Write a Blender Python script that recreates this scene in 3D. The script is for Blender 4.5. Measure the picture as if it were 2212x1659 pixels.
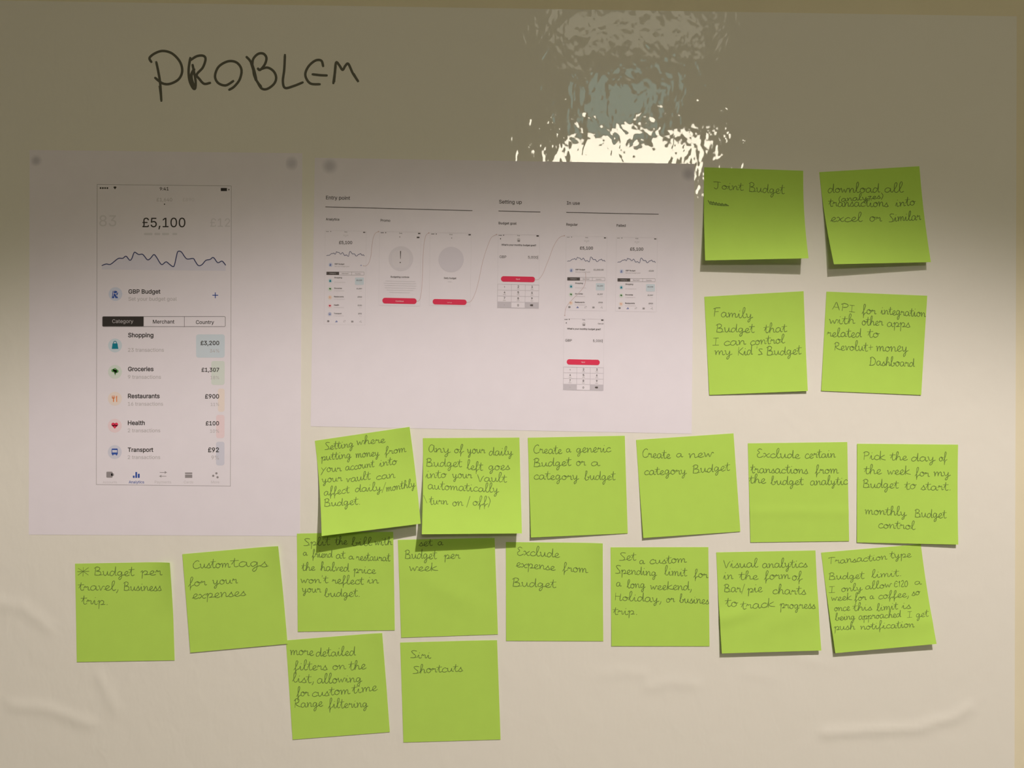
import bpy, math, random
from mathutils import Vector
from mathutils.geometry import delaunay_2d_cdt

# ------------------------------------------------------------------ scene, camera, light
for _o in list(bpy.data.objects):
    bpy.data.objects.remove(_o)
SC = bpy.context.scene
COL = SC.collection
S = 2800.0            # photograph pixels per metre on the wall
CX, CY = 1106.0, 829.5
ZC = 1.5              # height of the photograph's centre
CD = 0.645            # camera distance from the wall
CEIL = 2.62

cam_d = bpy.data.cameras.new('camera')
cam_d.sensor_fit = 'HORIZONTAL'
cam_d.sensor_width = 36.0
cam_d.lens = 36.0 * CD / (2212.0 / S)
cam_d.clip_start = 0.01
cam = bpy.data.objects.new('camera', cam_d)
COL.objects.link(cam)
cam.location = (0, -CD, ZC)
cam.rotation_euler = (math.pi / 2, 0, 0)
SC.camera = cam

world = bpy.data.worlds.new('room_ambience')
SC.world = world
world.use_nodes = True
bg = world.node_tree.nodes['Background']
bg.inputs['Color'].default_value = (1.0, 0.94, 0.575, 1)
bg.inputs['Strength'].default_value = 0.05

SC.view_settings.view_transform = 'Standard'
SC.view_settings.look = 'None'
SC.view_settings.exposure = 0.0
SC.view_settings.gamma = 1.0
SC.view_settings.use_curve_mapping = False

LAMP = Vector((0.42, -1.046, 2.54))
SPOT_POWER = 89.5
SPOT_COLOR = (1.0, 0.90, 0.875)
SPOT_HALF = 52.8       # outer half angle of the beam, degrees
SPOT_BLEND = 0.19
SPOT_EDGE = Vector((0.04, 0.0, ZC + 0.180))   # where the upper rim of the beam meets the wall


# ------------------------------------------------------------------ materials
def mat(name, color, rough=0.7, spec=0.3, emit=None, strength=0.0):
    m = bpy.data.materials.new(name)
    m.use_nodes = True
    b = m.node_tree.nodes['Principled BSDF']
    b.inputs['Base Color'].default_value = (*color, 1)
    b.inputs['Roughness'].default_value = rough
    b.inputs['Specular IOR Level'].default_value = spec
    if emit:
        b.inputs['Emission Color'].default_value = (*emit, 1)
        b.inputs['Emission Strength'].default_value = strength
    return m


def mottled(name, color, amount, scale, rough=0.8, spec=0.15, translucent=0.0):
    """flat colour with a faint fibre mottling in object space"""
    m = mat(name, color, rough, spec)
    nt = m.node_tree
    b = nt.nodes['Principled BSDF']
    tc = nt.nodes.new('ShaderNodeTexCoord')
    nz = nt.nodes.new('ShaderNodeTexNoise')
    nz.inputs['Scale'].default_value = scale
    nz.inputs['Detail'].default_value = 4
    nt.links.new(tc.outputs['Object'], nz.inputs['Vector'])
    rp = nt.nodes.new('ShaderNodeMapRange')
    rp.inputs['From Min'].default_value = 0.3
    rp.inputs['From Max'].default_value = 0.7
    rp.inputs['To Min'].default_value = 1 - amount
    rp.inputs['To Max'].default_value = 1 + amount
    nt.links.new(nz.outputs['Fac'], rp.inputs['Value'])
    mx = nt.nodes.new('ShaderNodeVectorMath')
    mx.operation = 'SCALE'
    mx.inputs[0].default_value = color
    nt.links.new(rp.outputs['Result'], mx.inputs['Scale'])
    nt.links.new(mx.outputs['Vector'], b.inputs['Base Color'])
    if translucent:
        tr = nt.nodes.new('ShaderNodeBsdfTranslucent')
        nt.links.new(mx.outputs['Vector'], tr.inputs['Color'])
        ms = nt.nodes.new('ShaderNodeMixShader')
        ms.inputs['Fac'].default_value = translucent
        out = nt.nodes['Material Output']
        nt.links.new(b.outputs['BSDF'], ms.inputs[1])
        nt.links.new(tr.outputs['BSDF'], ms.inputs[2])
        nt.links.new(ms.outputs['Shader'], out.inputs['Surface'])
    return m


M_WALL = mottled('cream_wall_paint', (0.76, 0.69, 0.50), 0.02, 30, 0.8, 0.2)
M_CEIL = mottled('white_ceiling_paint', (0.75, 0.74, 0.70), 0.02, 10, 0.9, 0.1)
M_FLOOR = mottled('brown_carpet', (0.22, 0.19, 0.15), 0.15, 200, 0.95, 0.05)
M_PAPER = mottled('printer_paper', (0.800, 0.752, 0.805), 0.012, 60, 0.75, 0.12)
M_NOTE = mottled('lime_note_paper', (0.585, 0.86, 0.145), 0.012, 70, 0.85, 0.08, 0.22)
M_PEN = mat('dark_pencil', (0.145, 0.225, 0.055), 0.6, 0.1)
M_PENGREY = mat('grey_pencil', (0.17, 0.27, 0.058), 0.6, 0.1)
M_MARKER = mat('black_marker', (0.12, 0.115, 0.085), 0.6, 0.2)
M_METAL = mat('white_lacquered_metal', (0.7, 0.7, 0.68), 0.4, 0.4)

PRINT = {}


def ink(name, rgb):
    """printer ink, rgb as printed on the sheet (0-255, display values)"""
    if name not in PRINT:
        c = tuple(((v / 255 + 0.055) / 1.055) ** 2.4 if v > 10 else v / 255 / 12.92 for v in rgb)
        PRINT[name] = mat(name, c, 0.75, 0.1)
    return PRINT[name]


def film_material():
    m = mat('white_static_film', (0.815, 0.785, 0.70), 0.035, 0.5)
    nt = m.node_tree
    b = nt.nodes['Principled BSDF']
    N = nt.nodes.new
    L = nt.links.new
    tc = N('ShaderNodeTexCoord')
    # broad ripples, drawn out along the height
    mp = N('ShaderNodeMapping')
    mp.inputs['Scale'].default_value = (1.0, 1.0, 0.62)
    L(tc.outputs['Object'], mp.inputs['Vector'])
    n1 = N('ShaderNodeTexNoise')
    n1.inputs['Scale'].default_value = 62
    n1.inputs['Detail'].default_value = 1.8
    n1.inputs['Distortion'].default_value = 0.55
    L(mp.outputs['Vector'], n1.inputs['Vector'])
    n2 = N('ShaderNodeTexNoise')
    n2.inputs['Scale'].default_value = 190
    n2.inputs['Detail'].default_value = 1.0
    L(mp.outputs['Vector'], n2.inputs['Vector'])
    s2 = N('ShaderNodeMath')
    s2.operation = 'MULTIPLY_ADD'
    s2.inputs[1].default_value = 0.30
    L(n2.outputs['Fac'], s2.inputs[0])
    L(n1.outputs['Fac'], s2.inputs[2])
    bp = N('ShaderNodeBump')
    bp.inputs['Strength'].default_value = 1.0
    bp.inputs['Distance'].default_value = 0.00042
    L(s2.outputs['Value'], bp.inputs['Height'])
    L(bp.outputs['Normal'], b.inputs['Normal'])
    return m


M_FILM = film_material()


# ------------------------------------------------------------------ helpers
def w3(px, py, h=0.0):
    """photograph pixel -> the point that stands h metres in front of the wall"""
    k = 1.0 - h / CD
    return Vector(((px - CX) / S * k, -h, ZC + (CY - py) / S * k))


def link_mesh(name, verts, faces, material, parent=None, origin=None, smooth=False):
    if origin is None:
        origin = parent['_o'] if parent is not None else (0, 0, 0)
        origin = Vector(origin)
    else:
        origin = Vector(origin)
    me = bpy.data.meshes.new(name)
    me.from_pydata([tuple(Vector(v) - origin) for v in verts], [], faces)
    me.update()
    if smooth:
        me.polygons.foreach_set('use_smooth', [True] * len(me.polygons))
    me.materials.append(material)
    o = bpy.data.objects.new(name, me)
    COL.objects.link(o)
    if parent is not None:
        o.parent = parent
        po = ORIGIN[parent.name]
        o.location = origin - po
    else:
        o.location = origin
    ORIGIN[o.name] = origin
    return o


ORIGIN = {}


def tag(o, label=None, cat=None, group=None, kind=None):
    if label:
        o['label'] = label
    if cat:
        o['category'] = cat
    if group:
        o['group'] = group
    if kind:
        o['kind'] = kind
    return o


def catmull(pts, n=4):
    if len(pts) < 3:
        return list(pts)
    P = [pts[0]] + list(pts) + [pts[-1]]
    out = []
    for i in range(1, len(P) - 2):
        p0, p1, p2, p3 = P[i - 1], P[i], P[i + 1], P[i + 2]
        for k in range(n):
            t = k / n
            t2, t3 = t * t, t * t * t
            out.append(tuple(0.5 * (2 * p1[j] + (p2[j] - p0[j]) * t + (2 * p0[j] - 5 * p1[j] + 4 * p2[j] - p3[j]) * t2
                                    + (3 * p1[j] - p0[j] - 3 * p2[j] + p3[j]) * t3) for j in range(2)))
    out.append(tuple(pts[-1]))
    return out


class Ink:
    """collects flat shapes in photograph pixels"""

    def __init__(self, warp=None):
        self.v, self.f, self.warp = [], [], warp or (lambda x, y: (x, y))
        self.z, self.strokes = [], 0

    def poly(self, pts):
        b = len(self.v)
        self.v += [self.warp(*p) for p in pts]
        self.z += [0.0] * len(pts)
        self.f.append(tuple(range(b, b + len(pts))))

    def strip(self, pts, width, rnd=None):
        """ribbon along raw points (already in warped space)"""
        q = [pts[0]]
        for p in pts[1:]:
            if (p[0] - q[-1][0]) ** 2 + (p[1] - q[-1][1]) ** 2 > 1e-4:
                q.append(p)
        if len(q) < 2:
            q.append((q[0][0] + 0.5, q[0][1] + 0.3))
        b = len(self.v)
        n = len(q)
        for i, p in enumerate(q):
            a, c = q[max(0, i - 1)], q[min(n - 1, i + 1)]
            dx, dy = c[0] - a[0], c[1] - a[1]
            l = math.hypot(dx, dy) or 1.0
            w = width(i / (n - 1)) if callable(width) else width
            if rnd:
                w *= rnd.uniform(0.8, 1.2)
            nx, ny = -dy / l * w / 2, dx / l * w / 2
            ex = ey = 0.0
            if i == 0 or i == n - 1:      # rounded-off ends
                s = -1 if i == 0 else 1
                ex, ey = s * dx / l * w * 0.35, s * dy / l * w * 0.35
                nx, ny = nx * 0.7, ny * 0.7
            self.v += [(p[0] + nx + ex, p[1] + ny + ey), (p[0] - nx + ex, p[1] - ny + ey)]
            z = ((self.strokes * 7) % 43 + i) * 1.5e-6
            self.z += [z, z]
        self.strokes += 1
        for i in range(n - 1):
            k = b + 2 * i
            self.f.append((k, k + 1, k + 3, k + 2))

    def line(self, pts, width, smooth=True, n=4):
        p = catmull(pts, n) if smooth else list(pts)
        self.strip([self.warp(*q) for q in p], width)

    def rect(self, x0, y0, x1, y1):
        self.poly([(x0, y0), (x1, y0), (x1, y1), (x0, y1)])

    def rrect_pts(self, x0, y0, x1, y1, r, n=6):
        pts = []
        for cx, cy, a in ((x1 - r, y0 + r, -90), (x1 - r, y1 - r, 0), (x0 + r, y1 - r, 90), (x0 + r, y0 + r, 180)):
            for i in range(n + 1):
                t = math.radians(a + 90 * i / n)
                pts.append((cx + r * math.cos(t), cy + r * math.sin(t)))
        return pts

    def rrect(self, x0, y0, x1, y1, r):
        self.poly(self.rrect_pts(x0, y0, x1, y1, r))

    def rframe(self, x0, y0, x1, y1, r, w):
        p = self.rrect_pts(x0, y0, x1, y1, r) if r > 0 else [(x0, y0), (x1, y0), (x1, y1), (x0, y1)]
        for i in range(len(p)):
            self.strip([self.warp(*p[i]), self.warp(*p[(i + 1) % len(p)])], w)

    def disc(self, cx, cy, r, n=28, ry=None):
        ry = ry or r
        self.poly([(cx + r * math.cos(2 * math.pi * i / n), cy + ry * math.sin(2 * math.pi * i / n)) for i in range(n)])

    def text(self, s, x0, x1, base, bold=0.0, shear=0.0):
        bold = bold * 1.1 + 0.004 if bold >= 0 else bold
        vs, fs, a, b = glyphs(s, bold)
        k = (x1 - x0) / (b - a)
        o = len(self.v)
        self.z += [0.0] * len(vs)
        self.v += [self.warp(x0 + (x - a + shear * y) * k, base - y * k) for x, y in vs]
        self.f += [tuple(o + i for i in f) for f in fs]

    count = 0

    def build(self, name, material, parent, depth):
        Ink.count += 1
        depth += Ink.count * 2.5e-7          # later ink lies on top of earlier ink
        zs = self.z if len(self.z) == len(self.v) else [0.0] * len(self.v)
        return link_mesh(name, [w3(x, y, depth + z * 0.2) for (x, y), z in zip(self.v, zs)], self.f, material, parent, ORIGIN[parent.name])


_TEXT = {}
FONT = None
try:      # the sans-serif that ships with Blender itself; its built-in face is the fallback
    FONT = bpy.data.fonts.load(bpy.utils.system_resource('DATAFILES', path='fonts').rstrip('/') + '/Inter.woff2')
except Exception:
    FONT = None


def outlines(s, bold):
    cu = bpy.data.curves.new('type', 'FONT')
    cu.body = s
    cu.size = 1.0
    if FONT:
        cu.font = FONT
    cu.resolution_u = 3
    cu.fill_mode = 'NONE'
    ob = bpy.data.objects.new('type', cu)
    COL.objects.link(ob)
    dg = bpy.context.evaluated_depsgraph_get()
    dg.update()
    me = ob.evaluated_get(dg).to_mesh()
    vs = [(v.co.x, v.co.y) for v in me.vertices]
    nxt = {}
    for e in me.edges:
        a, b = e.vertices
        nxt.setdefault(a, []).append(b)
        nxt.setdefault(b, []).append(a)
    ob.evaluated_get(dg).to_mesh_clear()
    bpy.data.objects.remove(ob)
    bpy.data.curves.remove(cu)
    loops, seen = [], set()
    for st in range(len(vs)):
        if st in seen or st not in nxt:
            continue
        # contours come out vertex by vertex in drawing order
        lp, cur = [st], st
        seen.add(st)
        while True:
            c = [q for q in nxt[cur] if q not in seen]
            if not c:
                break
            cur = min(c) if len(lp) == 1 else c[0]
            seen.add(cur)
            lp.append(cur)
        if len(lp) > 2:
            loops.append([vs[q] for q in lp])
    if not loops or not bold:
        return loops

    def area(l):
        return sum(l[k - 1][0] * l[k][1] - l[k][0] * l[k - 1][1] for k in range(len(l)))
    sg = 1 if max((area(l) for l in loops), key=abs) > 0 else -1
    out = []
    for l in loops:
        l = [q for k, q in enumerate(l) if math.dist(q, l[k - 1]) > 1e-5]
        n = len(l)
        nl = []
        for k in range(n):
            a, b, c = l[k - 1], l[k], l[(k + 1) % n]
            u = Vector((b[0] - a[0], b[1] - a[1])).normalized()
            v = Vector((c[0] - b[0], c[1] - b[1])).normalized()
            m = u + v
            if m.length < 1e-3:
                m = u
            m.normalize()
            g = bold * sg / max(0.5, m.dot(u))
            nl.append((b[0] + m.y * g, b[1] - m.x * g))
        out.append(nl)
    return out


def winding(p, loops):
    w = 0
    for lp in loops:
        for k in range(len(lp)):
            a, b = lp[k - 1], lp[k]
            if a[1] <= p[1] < b[1] or b[1] <= p[1] < a[1]:
                x = a[0] + (p[1] - a[1]) / (b[1] - a[1]) * (b[0] - a[0])
                if x > p[0]:
                    w += 1 if b[1] > a[1] else -1
    return w


def glyphs(s, bold):
    """triangles of a line of type, overlapping strokes of a letter merged"""
    key = (s, bold)
    if key not in _TEXT:
        V, F = [], []
        cur = outlines(s, bold)
        # letter by letter: contours that touch in x are filled together
        cur.sort(key=lambda l: min(q[0] for q in l))
        groups = []
        for lp in cur:
            x0, x1 = min(q[0] for q in lp), max(q[0] for q in lp)
            if groups and x0 < groups[-1][1] - 1e-4:
                groups[-1][0].append(lp)
                groups[-1][1] = max(groups[-1][1], x1)
            else:
                groups.append([[lp], x1])
        for loops, _ in groups:
            pts, ed = [], []
            for lp in loops:
                b = len(pts)
                pts += [Vector(q) for q in lp]
                ed += [(b + k, b + (k + 1) % len(lp)) for k in range(len(lp))]
            o, _e, tri, _a, _b, _c = delaunay_2d_cdt(pts, ed, [], 0, 1e-6)
            b = len(V)
            V += [(q.x, q.y) for q in o]
            for f in tri:
                c = (sum(o[k].x for k in f) / len(f), sum(o[k].y for k in f) / len(f))
                if winding(c, loops):
                    F.append(tuple(b + k for k in f))
        _TEXT[key] = (V, F, min(v[0] for v in V), max(v[0] for v in V))
    return _TEXT[key]


def box(name, x0, y0, z0, x1, y1, z1, material, parent=None, origin=None):
    v = [(x0, y0, z0), (x1, y0, z0), (x1, y1, z0), (x0, y1, z0), (x0, y0, z1), (x1, y0, z1), (x1, y1, z1), (x0, y1, z1)]
    f = [(0, 3, 2, 1), (4, 5, 6, 7), (0, 1, 5, 4), (1, 2, 6, 5), (2, 3, 7, 6), (3, 0, 4, 7)]
    if origin is None and parent is None:
        origin = ((x0 + x1) / 2, (y0 + y1) / 2, z0)
    return link_mesh(name, v, f, material, parent, origin if origin else ORIGIN[parent.name])


def empty(name, loc):
    o = bpy.data.objects.new(name, None)
    o.empty_display_size = 0.05
    COL.objects.link(o)
    o.location = loc
    ORIGIN[o.name] = Vector(loc)
    return o


# ------------------------------------------------------------------ the setting
tag(box('wall_back', -3, 0.0, 0, 3, 0.12, CEIL, M_WALL), 'cream painted wall behind the white film', 'wall', kind='structure')
tag(box('floor', -3, -7.5, -0.1, 3, 0.12, 0, M_FLOOR), 'brown carpeted floor below the wall', 'floor', kind='structure')
tag(box('ceiling', -3, -7.5, CEIL, 3, 0.12, CEIL + 0.1, M_CEIL), 'white ceiling carrying the lamps', 'ceiling', kind='structure')


# ------------------------------------------------------------------ ceiling lamps and an added fill panel (outside the frame; they light and reflect)
def ceiling_panel(x0, x1, y0, y1, color, strength, label):
    t = empty('ceiling_light', ((x0 + x1) / 2, (y0 + y1) / 2, CEIL))
    tag(t, label, 'ceiling light', 'ceiling light panels')
    f = 0.025
    z0, z1 = CEIL - 0.03, CEIL
    V, F = [], []
    for a, b, c, d in ((x0 - f, y0 - f, x1 + f, y0), (x0 - f, y1, x1 + f, y1 + f), (x0 - f, y0, x0, y1), (x1, y0, x1 + f, y1)):
        k = len(V)
        V += [(a, b, z0), (c, b, z0), (c, d, z0), (a, d, z0), (a, b, z1), (c, b, z1), (c, d, z1), (a, d, z1)]
        F += [tuple(k + i for i in q) for q in ((0, 3, 2, 1), (4, 5, 6, 7), (0, 1, 5, 4), (1, 2, 6, 5), (2, 3, 7, 6), (3, 0, 4, 7))]
    link_mesh('frame', V, F, M_METAL, t, ORIGIN[t.name])
    box('diffuser', x0, y0, CEIL - 0.02, x1, y1, CEIL - 0.004, mat('lit_diffuser', (0.7, 0.7, 0.7), 0.5, 0.3, color, strength), t)
    return t


def mirrored(px, py):
    """ceiling point whose mirror image in the flat film is seen at this spot of the film"""
    p = w3(px, py)
    tx, tz = p.x / CD, (p.z - ZC) / CD
    out = (CEIL - 0.02 - p.z) / tz
    return p.x + tx * out, -out


def panel_at(x0, y0, x1, y1):
    ym = (y0 + y1) / 2
    return mirrored(x0, ym)[0], mirrored(x1, ym)[0], mirrored(x0, y1)[1], mirrored(x0, y0)[1]


ceiling_panel(*panel_at(1195, 290, 1492, 430), (1.0, 0.92, 0.74), 21.0, 'bright warm ceiling light panel farthest from the wall')
ceiling_panel(*panel_at(1265, 160, 1430, 275), (0.42, 0.98, 1.0), 1.7, 'dim cool blue ceiling light panel in the middle')
ceiling_panel(*panel_at(1200, 20, 1530, 100), (1.0, 0.93, 0.74), 1.5, 'dim warm ceiling light panel nearest the wall')

ceiling_panel(-0.12, 0.98, -1.46, -1.12, (1.0, 0.94, 0.60), 3.0, 'wide warm fill panel added on the ceiling beside the spotlight')  # unseen panel added as ambient fill from above, kept out of the film's reflection


def spot_lamp():
    d = (SPOT_EDGE - LAMP).normalized()
    n = d.cross(Vector((1, 0, 0.001))).normalized()
    if n.z > 0:
        n = -n
    a = math.radians(SPOT_HALF)
    aim = (d * math.cos(a) + n * math.sin(a)).normalized()
    t = empty('ceiling_spotlight', LAMP)
    tag(t, 'round white ceiling spotlight aimed down at the film', 'spotlight')
    q = aim.to_track_quat('-Z', 'Y')
    R = q.to_matrix()
    V, F = [], []
    n_ = 32
    prof = [(0.055, 0.004), (0.060, 0.004), (0.060, 0.05), (0.05, 0.07), (0.0, 0.072)]
    for r, z in prof:
        for i in range(n_):
            an = 2 * math.pi * i / n_
            V.append(LAMP + R @ Vector((r * math.cos(an), r * math.sin(an), z)))
    for j in range(len(prof) - 1):
        for i in range(n_):
            F.append((j * n_ + i, j * n_ + (i + 1) % n_, (j + 1) * n_ + (i + 1) % n_, (j + 1) * n_ + i))
    link_mesh('housing', V, F, M_METAL, t, ORIGIN[t.name], smooth=True)
    box('ceiling_mount', LAMP.x - 0.02, LAMP.y - 0.02, LAMP.z + 0.05, LAMP.x + 0.02, LAMP.y + 0.02, CEIL, M_METAL, t)
    ld = bpy.data.lights.new('spot_bulb', 'SPOT')
    ld.energy = SPOT_POWER
    ld.color = SPOT_COLOR
    ld.spot_size = 2 * a
    ld.spot_blend = SPOT_BLEND
    ld.shadow_soft_size = 0.02
    lo = bpy.data.objects.new('spot_bulb', ld)
    COL.objects.link(lo)
    lo.parent = t
    lo.rotation_mode = 'QUATERNION'
    lo.rotation_quaternion = q
    return t


spot_lamp()

# ------------------------------------------------------------------ the white film
CREASES = [([(1780, 1583), (1900, 1576), (1990, 1572), (2022, 1557), (2060, 1551), (2092, 1528)], 0.9, 11),
           ([(-20, 1300), (50, 1312), (85, 1338), (104, 1356)], 0.6, 14),
           ([(30, 1524), (100, 1529), (150, 1548), (195, 1563)], 0.7, 12),
           ([(215, 1462), (233, 1497), (248, 1530)], 0.5, 12),
           ([(1300, 1456), (1350, 1449), (1392, 1457)], 0.35, 11),
           ([(1400, 1484), (1450, 1473), (1505, 1479)], 0.45, 11),
           ([(1615, 1453), (1665, 1461)], 0.3, 12),
           ([(1725, 1424), (1800, 1438)], 0.3, 9)]


def seg_d2(px, py, a, b):
    dx, dy = b[0] - a[0], b[1] - a[1]
    t = max(0, min(1, ((px - a[0]) * dx + (py - a[1]) * dy) / (dx * dx + dy * dy)))
    return (px - a[0] - t * dx) ** 2 + (py - a[1] - t * dy) ** 2


def build_film():
    nx, ny = 300, 210
    V, F = [], []
    T = 0.0003
    for j in range(ny + 1):
        for i in range(nx + 1):
            x = -220 + (2195 + 220) * i / nx
            top = 1.5 + 0.0155 * x
            y = top + (1960 - top) * j / ny
            if i == nx:
                x = 2196 - 0.003 * y
            h = 0.0
            if y > 1250:
                for pts, A, wd in CREASES:
                    d2 = min(seg_d2(x, y, pts[k], pts[k + 1]) for k in range(len(pts) - 1))
                    h += A * 0.001 * math.exp(-d2 / wd ** 2)
            k = w3(x, y)
            V.append((k.x, -T - h, k.z))
    W = nx + 1
    for j in range(ny):
        for i in range(nx):
            F.append((j * W + i, (j + 1) * W + i, (j + 1) * W + i + 1, j * W + i + 1))
    # closed rim back to the wall
    rim = [i for i in range(W)] + [j * W + nx for j in range(1, ny + 1)] + [ny * W + i for i in range(nx - 1, -1, -1)] + [j * W for j in range(ny - 1, 0, -1)]
    b = len(V)
    n = len(rim)
    for r in rim:
        V.append(V[r])
    for r in rim:
        V.append((V[r][0], -0.00005, V[r][2]))
    for i in range(n):
        F.append((b + i, b + (i + 1) % n, b + n + (i + 1) % n, b + n + i))
    return link_mesh('whiteboard_film', V, F, M_FILM, None, w3(CX, CY), smooth=True)


film = build_film()
tag(film, 'glossy white static film covering the wall, headed PROBLEM in black marker', 'whiteboard film')

HEAD = [
    [(675, 268), (684, 310), (692, 360), (697, 436)],
    [(654, 268), (646, 250), (670, 230), (705, 220), (745, 232), (778, 268), (787, 308), (772, 342), (735, 362), (702, 360), (670, 336)],
    [(822, 250), (815, 300), (818, 345), (832, 378), (843, 382), (845, 350), (838, 310), (832, 280)],
    [(820, 262), (850, 243), (878, 241), (888, 256), (876, 292), (850, 322), (862, 342), (882, 362), (908, 358)],
    [(1008, 350), (975, 369), (942, 358), (929, 328), (945, 288), (985, 265), (1022, 270), (1043, 300), (1036, 342), (1012, 374), (990, 388)],
    [(1065, 246), (1080, 262), (1092, 288), (1098, 325), (1112, 354), (1128, 374)],
    [(1090, 285), (1094, 255), (1115, 233), (1138, 232), (1151, 250), (1144, 278), (1124, 302), (1114, 296)],
    [(1124, 300), (1155, 292), (1182, 308), (1193, 335), (1184, 362), (1155, 384), (1130, 382), (1112, 354)],
    [(1231, 237), (1228, 300), (1222, 352), (1232, 380), (1268, 372), (1308, 356)],
    [(1396, 286), (1388, 262), (1362, 262), (1332, 288), (1319, 325), (1340, 360), (1382, 364)],
    [(1350, 321), (1385, 325), (1412, 326)],
    [(1440, 360), (1446, 318), (1452, 270), (1466, 282), (1480, 302), (1492, 284), (1505, 276), (1524, 316), (1547, 351)],
]
hk = Ink()
for s in HEAD:
    hk.strip([(x / 2, y / 2) for x, y in catmull(s, 6)], 5.4)
for s in ([(838, 300), (826, 330), (836, 372)], [(1085, 268), (1098, 310), (1106, 345)], [(690, 375), (697, 430)], [(1444, 350), (1450, 290)], [(1530, 322), (1546, 350)]):
    hk.strip([(x / 2, y / 2) for x, y in catmull(s, 6)], 6.8)
tag(hk.build('marker_heading', M_MARKER, film, 0.00038), 'black handwritten word PROBLEM')


# ------------------------------------------------------------------ printed sheets
def sheet(corners, label, material=M_PAPER):
    (tl, tr, br, bl) = corners
    n, m = 24, 24
    V, F = [], []
    for j in range(m + 1):
        for i in range(n + 1):
            u, v = i / n, j / m
            x = (tl[0] * (1 - u) + tr[0] * u) * (1 - v) + (bl[0] * (1 - u) + br[0] * u) * v
            y = (tl[1] * (1 - u) + tr[1] * u) * (1 - v) + (bl[1] * (1 - u) + br[1] * u) * v
            V.append(w3(x, y, 0.00042))
    W = n + 1
    for j in range(m):
        for i in range(n):
            F.append((j * W + i, (j + 1) * W + i, (j + 1) * W + i + 1, j * W + i + 1))
    rim = [i for i in range(W)] + [j * W + n for j in range(1, m + 1)] + [m * W + i for i in range(n - 1, -1, -1)] + [j * W for j in range(m - 1, 0, -1)]
    b = len(V)
    for r in rim:
        V.append(Vector((V[r].x, -0.00032, V[r].z)))
    k = len(rim)
    for i in range(k):
        F.append((rim[i], rim[(i + 1) % k], b + (i + 1) % k, b + i))
    F.append(tuple(range(b + k - 1, b - 1, -1)))
    c = w3(sum(p[0] for p in corners) / 4, sum(p[1] for p in corners) / 4, 0.00035)
    o = link_mesh('printed_sheet', V, F, material, None, c)
    return tag(o, label, 'paper', 'printed paper sheets')


def putty_material(size):
    m = mat('putty_showing_through', (0.50, 0.49, 0.56), 0.8, 0.1)
    nt = m.node_tree
    b = nt.nodes['Principled BSDF']
    tc = nt.nodes.new('ShaderNodeTexCoord')
    ln = nt.nodes.new('ShaderNodeVectorMath')
    ln.operation = 'LENGTH'
    nt.links.new(tc.outputs['Object'], ln.inputs[0])
    mr = nt.nodes.new('ShaderNodeMapRange')
    mr.interpolation_type = 'SMOOTHSTEP'
    mr.inputs['From Min'].default_value = size * 0.15
    mr.inputs['From Max'].default_value = size
    mr.inputs['To Min'].default_value = 0.30
    mr.inputs['To Max'].default_value = 0.0
    nt.links.new(ln.outputs['Value'], mr.inputs['Value'])
    nt.links.new(mr.outputs['Result'], b.inputs['Alpha'])
    return m


def putty(parent, x, y, rx, ry):
    r = max(rx, ry)
    k = Ink()
    k.disc(x, y, rx, 24, ry)
    o = link_mesh('adhesive_putty', [w3(a, b, 0.00044) for a, b in k.v], k.f, putty_material(r / S), parent, w3(x, y, 0.00044))
    tag(o, 'grey putty lump showing through the paper corner')


sheet_a = sheet([(64, 324), (653, 331), (648, 1158), (62, 1155)], 'tall white printout of one large phone screen, fixed at the left of the film')
sheet_b = sheet([(680, 341), (1500, 354), (1494, 937), (671, 921)], 'wide white printout of seven small phone screens joined by curved arrows')
for s_, x, y, rx, ry in ((sheet_a, 78, 347, 15, 15), (sheet_a, 630, 353, 13, 19), (sheet_b, 712, 359, 21, 20), (sheet_b, 1487, 376, 19, 18)):
    putty(s_, x, y, rx, ry)

D1 = D2 = D3 = 0.00045
K_DARK = ink('print_black', (62, 58, 56))
K_SOFT = ink('print_soft_black', (90, 84, 82))
K_GREY = ink('print_grey', (186, 180, 182))
K_FAINT = ink('print_faint_grey', (206, 200, 204))
K_GHOST = ink('print_ghost_grey', (214, 209, 214))
K_LINE = ink('print_outline_grey', (150, 144, 144))
K_HAIR = ink('print_hairline', (214, 208, 214))
K_BLUE = ink('print_blue', (58, 88, 168))
K_NAVY = ink('print_navy', (66, 72, 112))
K_PALE = ink('print_pale_blue', (207, 211, 228))
K_WASH = ink('print_blue_wash', (221, 217, 230))
K_TEAL = ink('print_teal', (30, 130, 150))
K_GREEN = ink('print_green', (92, 150, 84))
K_ORANGE = ink('print_orange', (232, 140, 84))
K_RED = ink('print_red', (222, 62, 92))
K_PINK = ink('print_pale_pink', (233, 211, 215))
K_PEACH = ink('print_pale_peach', (233, 219, 211))
K_MINT = ink('print_pale_green', (214, 221, 214))
K_SKY = ink('print_pale_sky', (205, 216, 225))
K_SLATE = ink('print_pale_slate', (209, 208, 221))
K_ICON = ink('print_icon_grey', (150, 144, 146))
K_WHITE = ink('print_white', (222, 216, 222))
K_ROSE = ink('print_arrow_rose', (202, 178, 178))


def c4(x, y):
    return 190 + x / 4.879, 380 + y / 4.879


def c5(x, y):
    return 190 + x / 4.484, 700 + y / 4.484


def c6(x, y):
    return 680 + x / 5.184, 400 + y / 5.184


def c7(x, y):
    return 1050 + x / 5.53, 410 + y / 5.53


def c8(x, y):
    return 1190 + x / 7.543, 640 + y / 7.543


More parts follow.
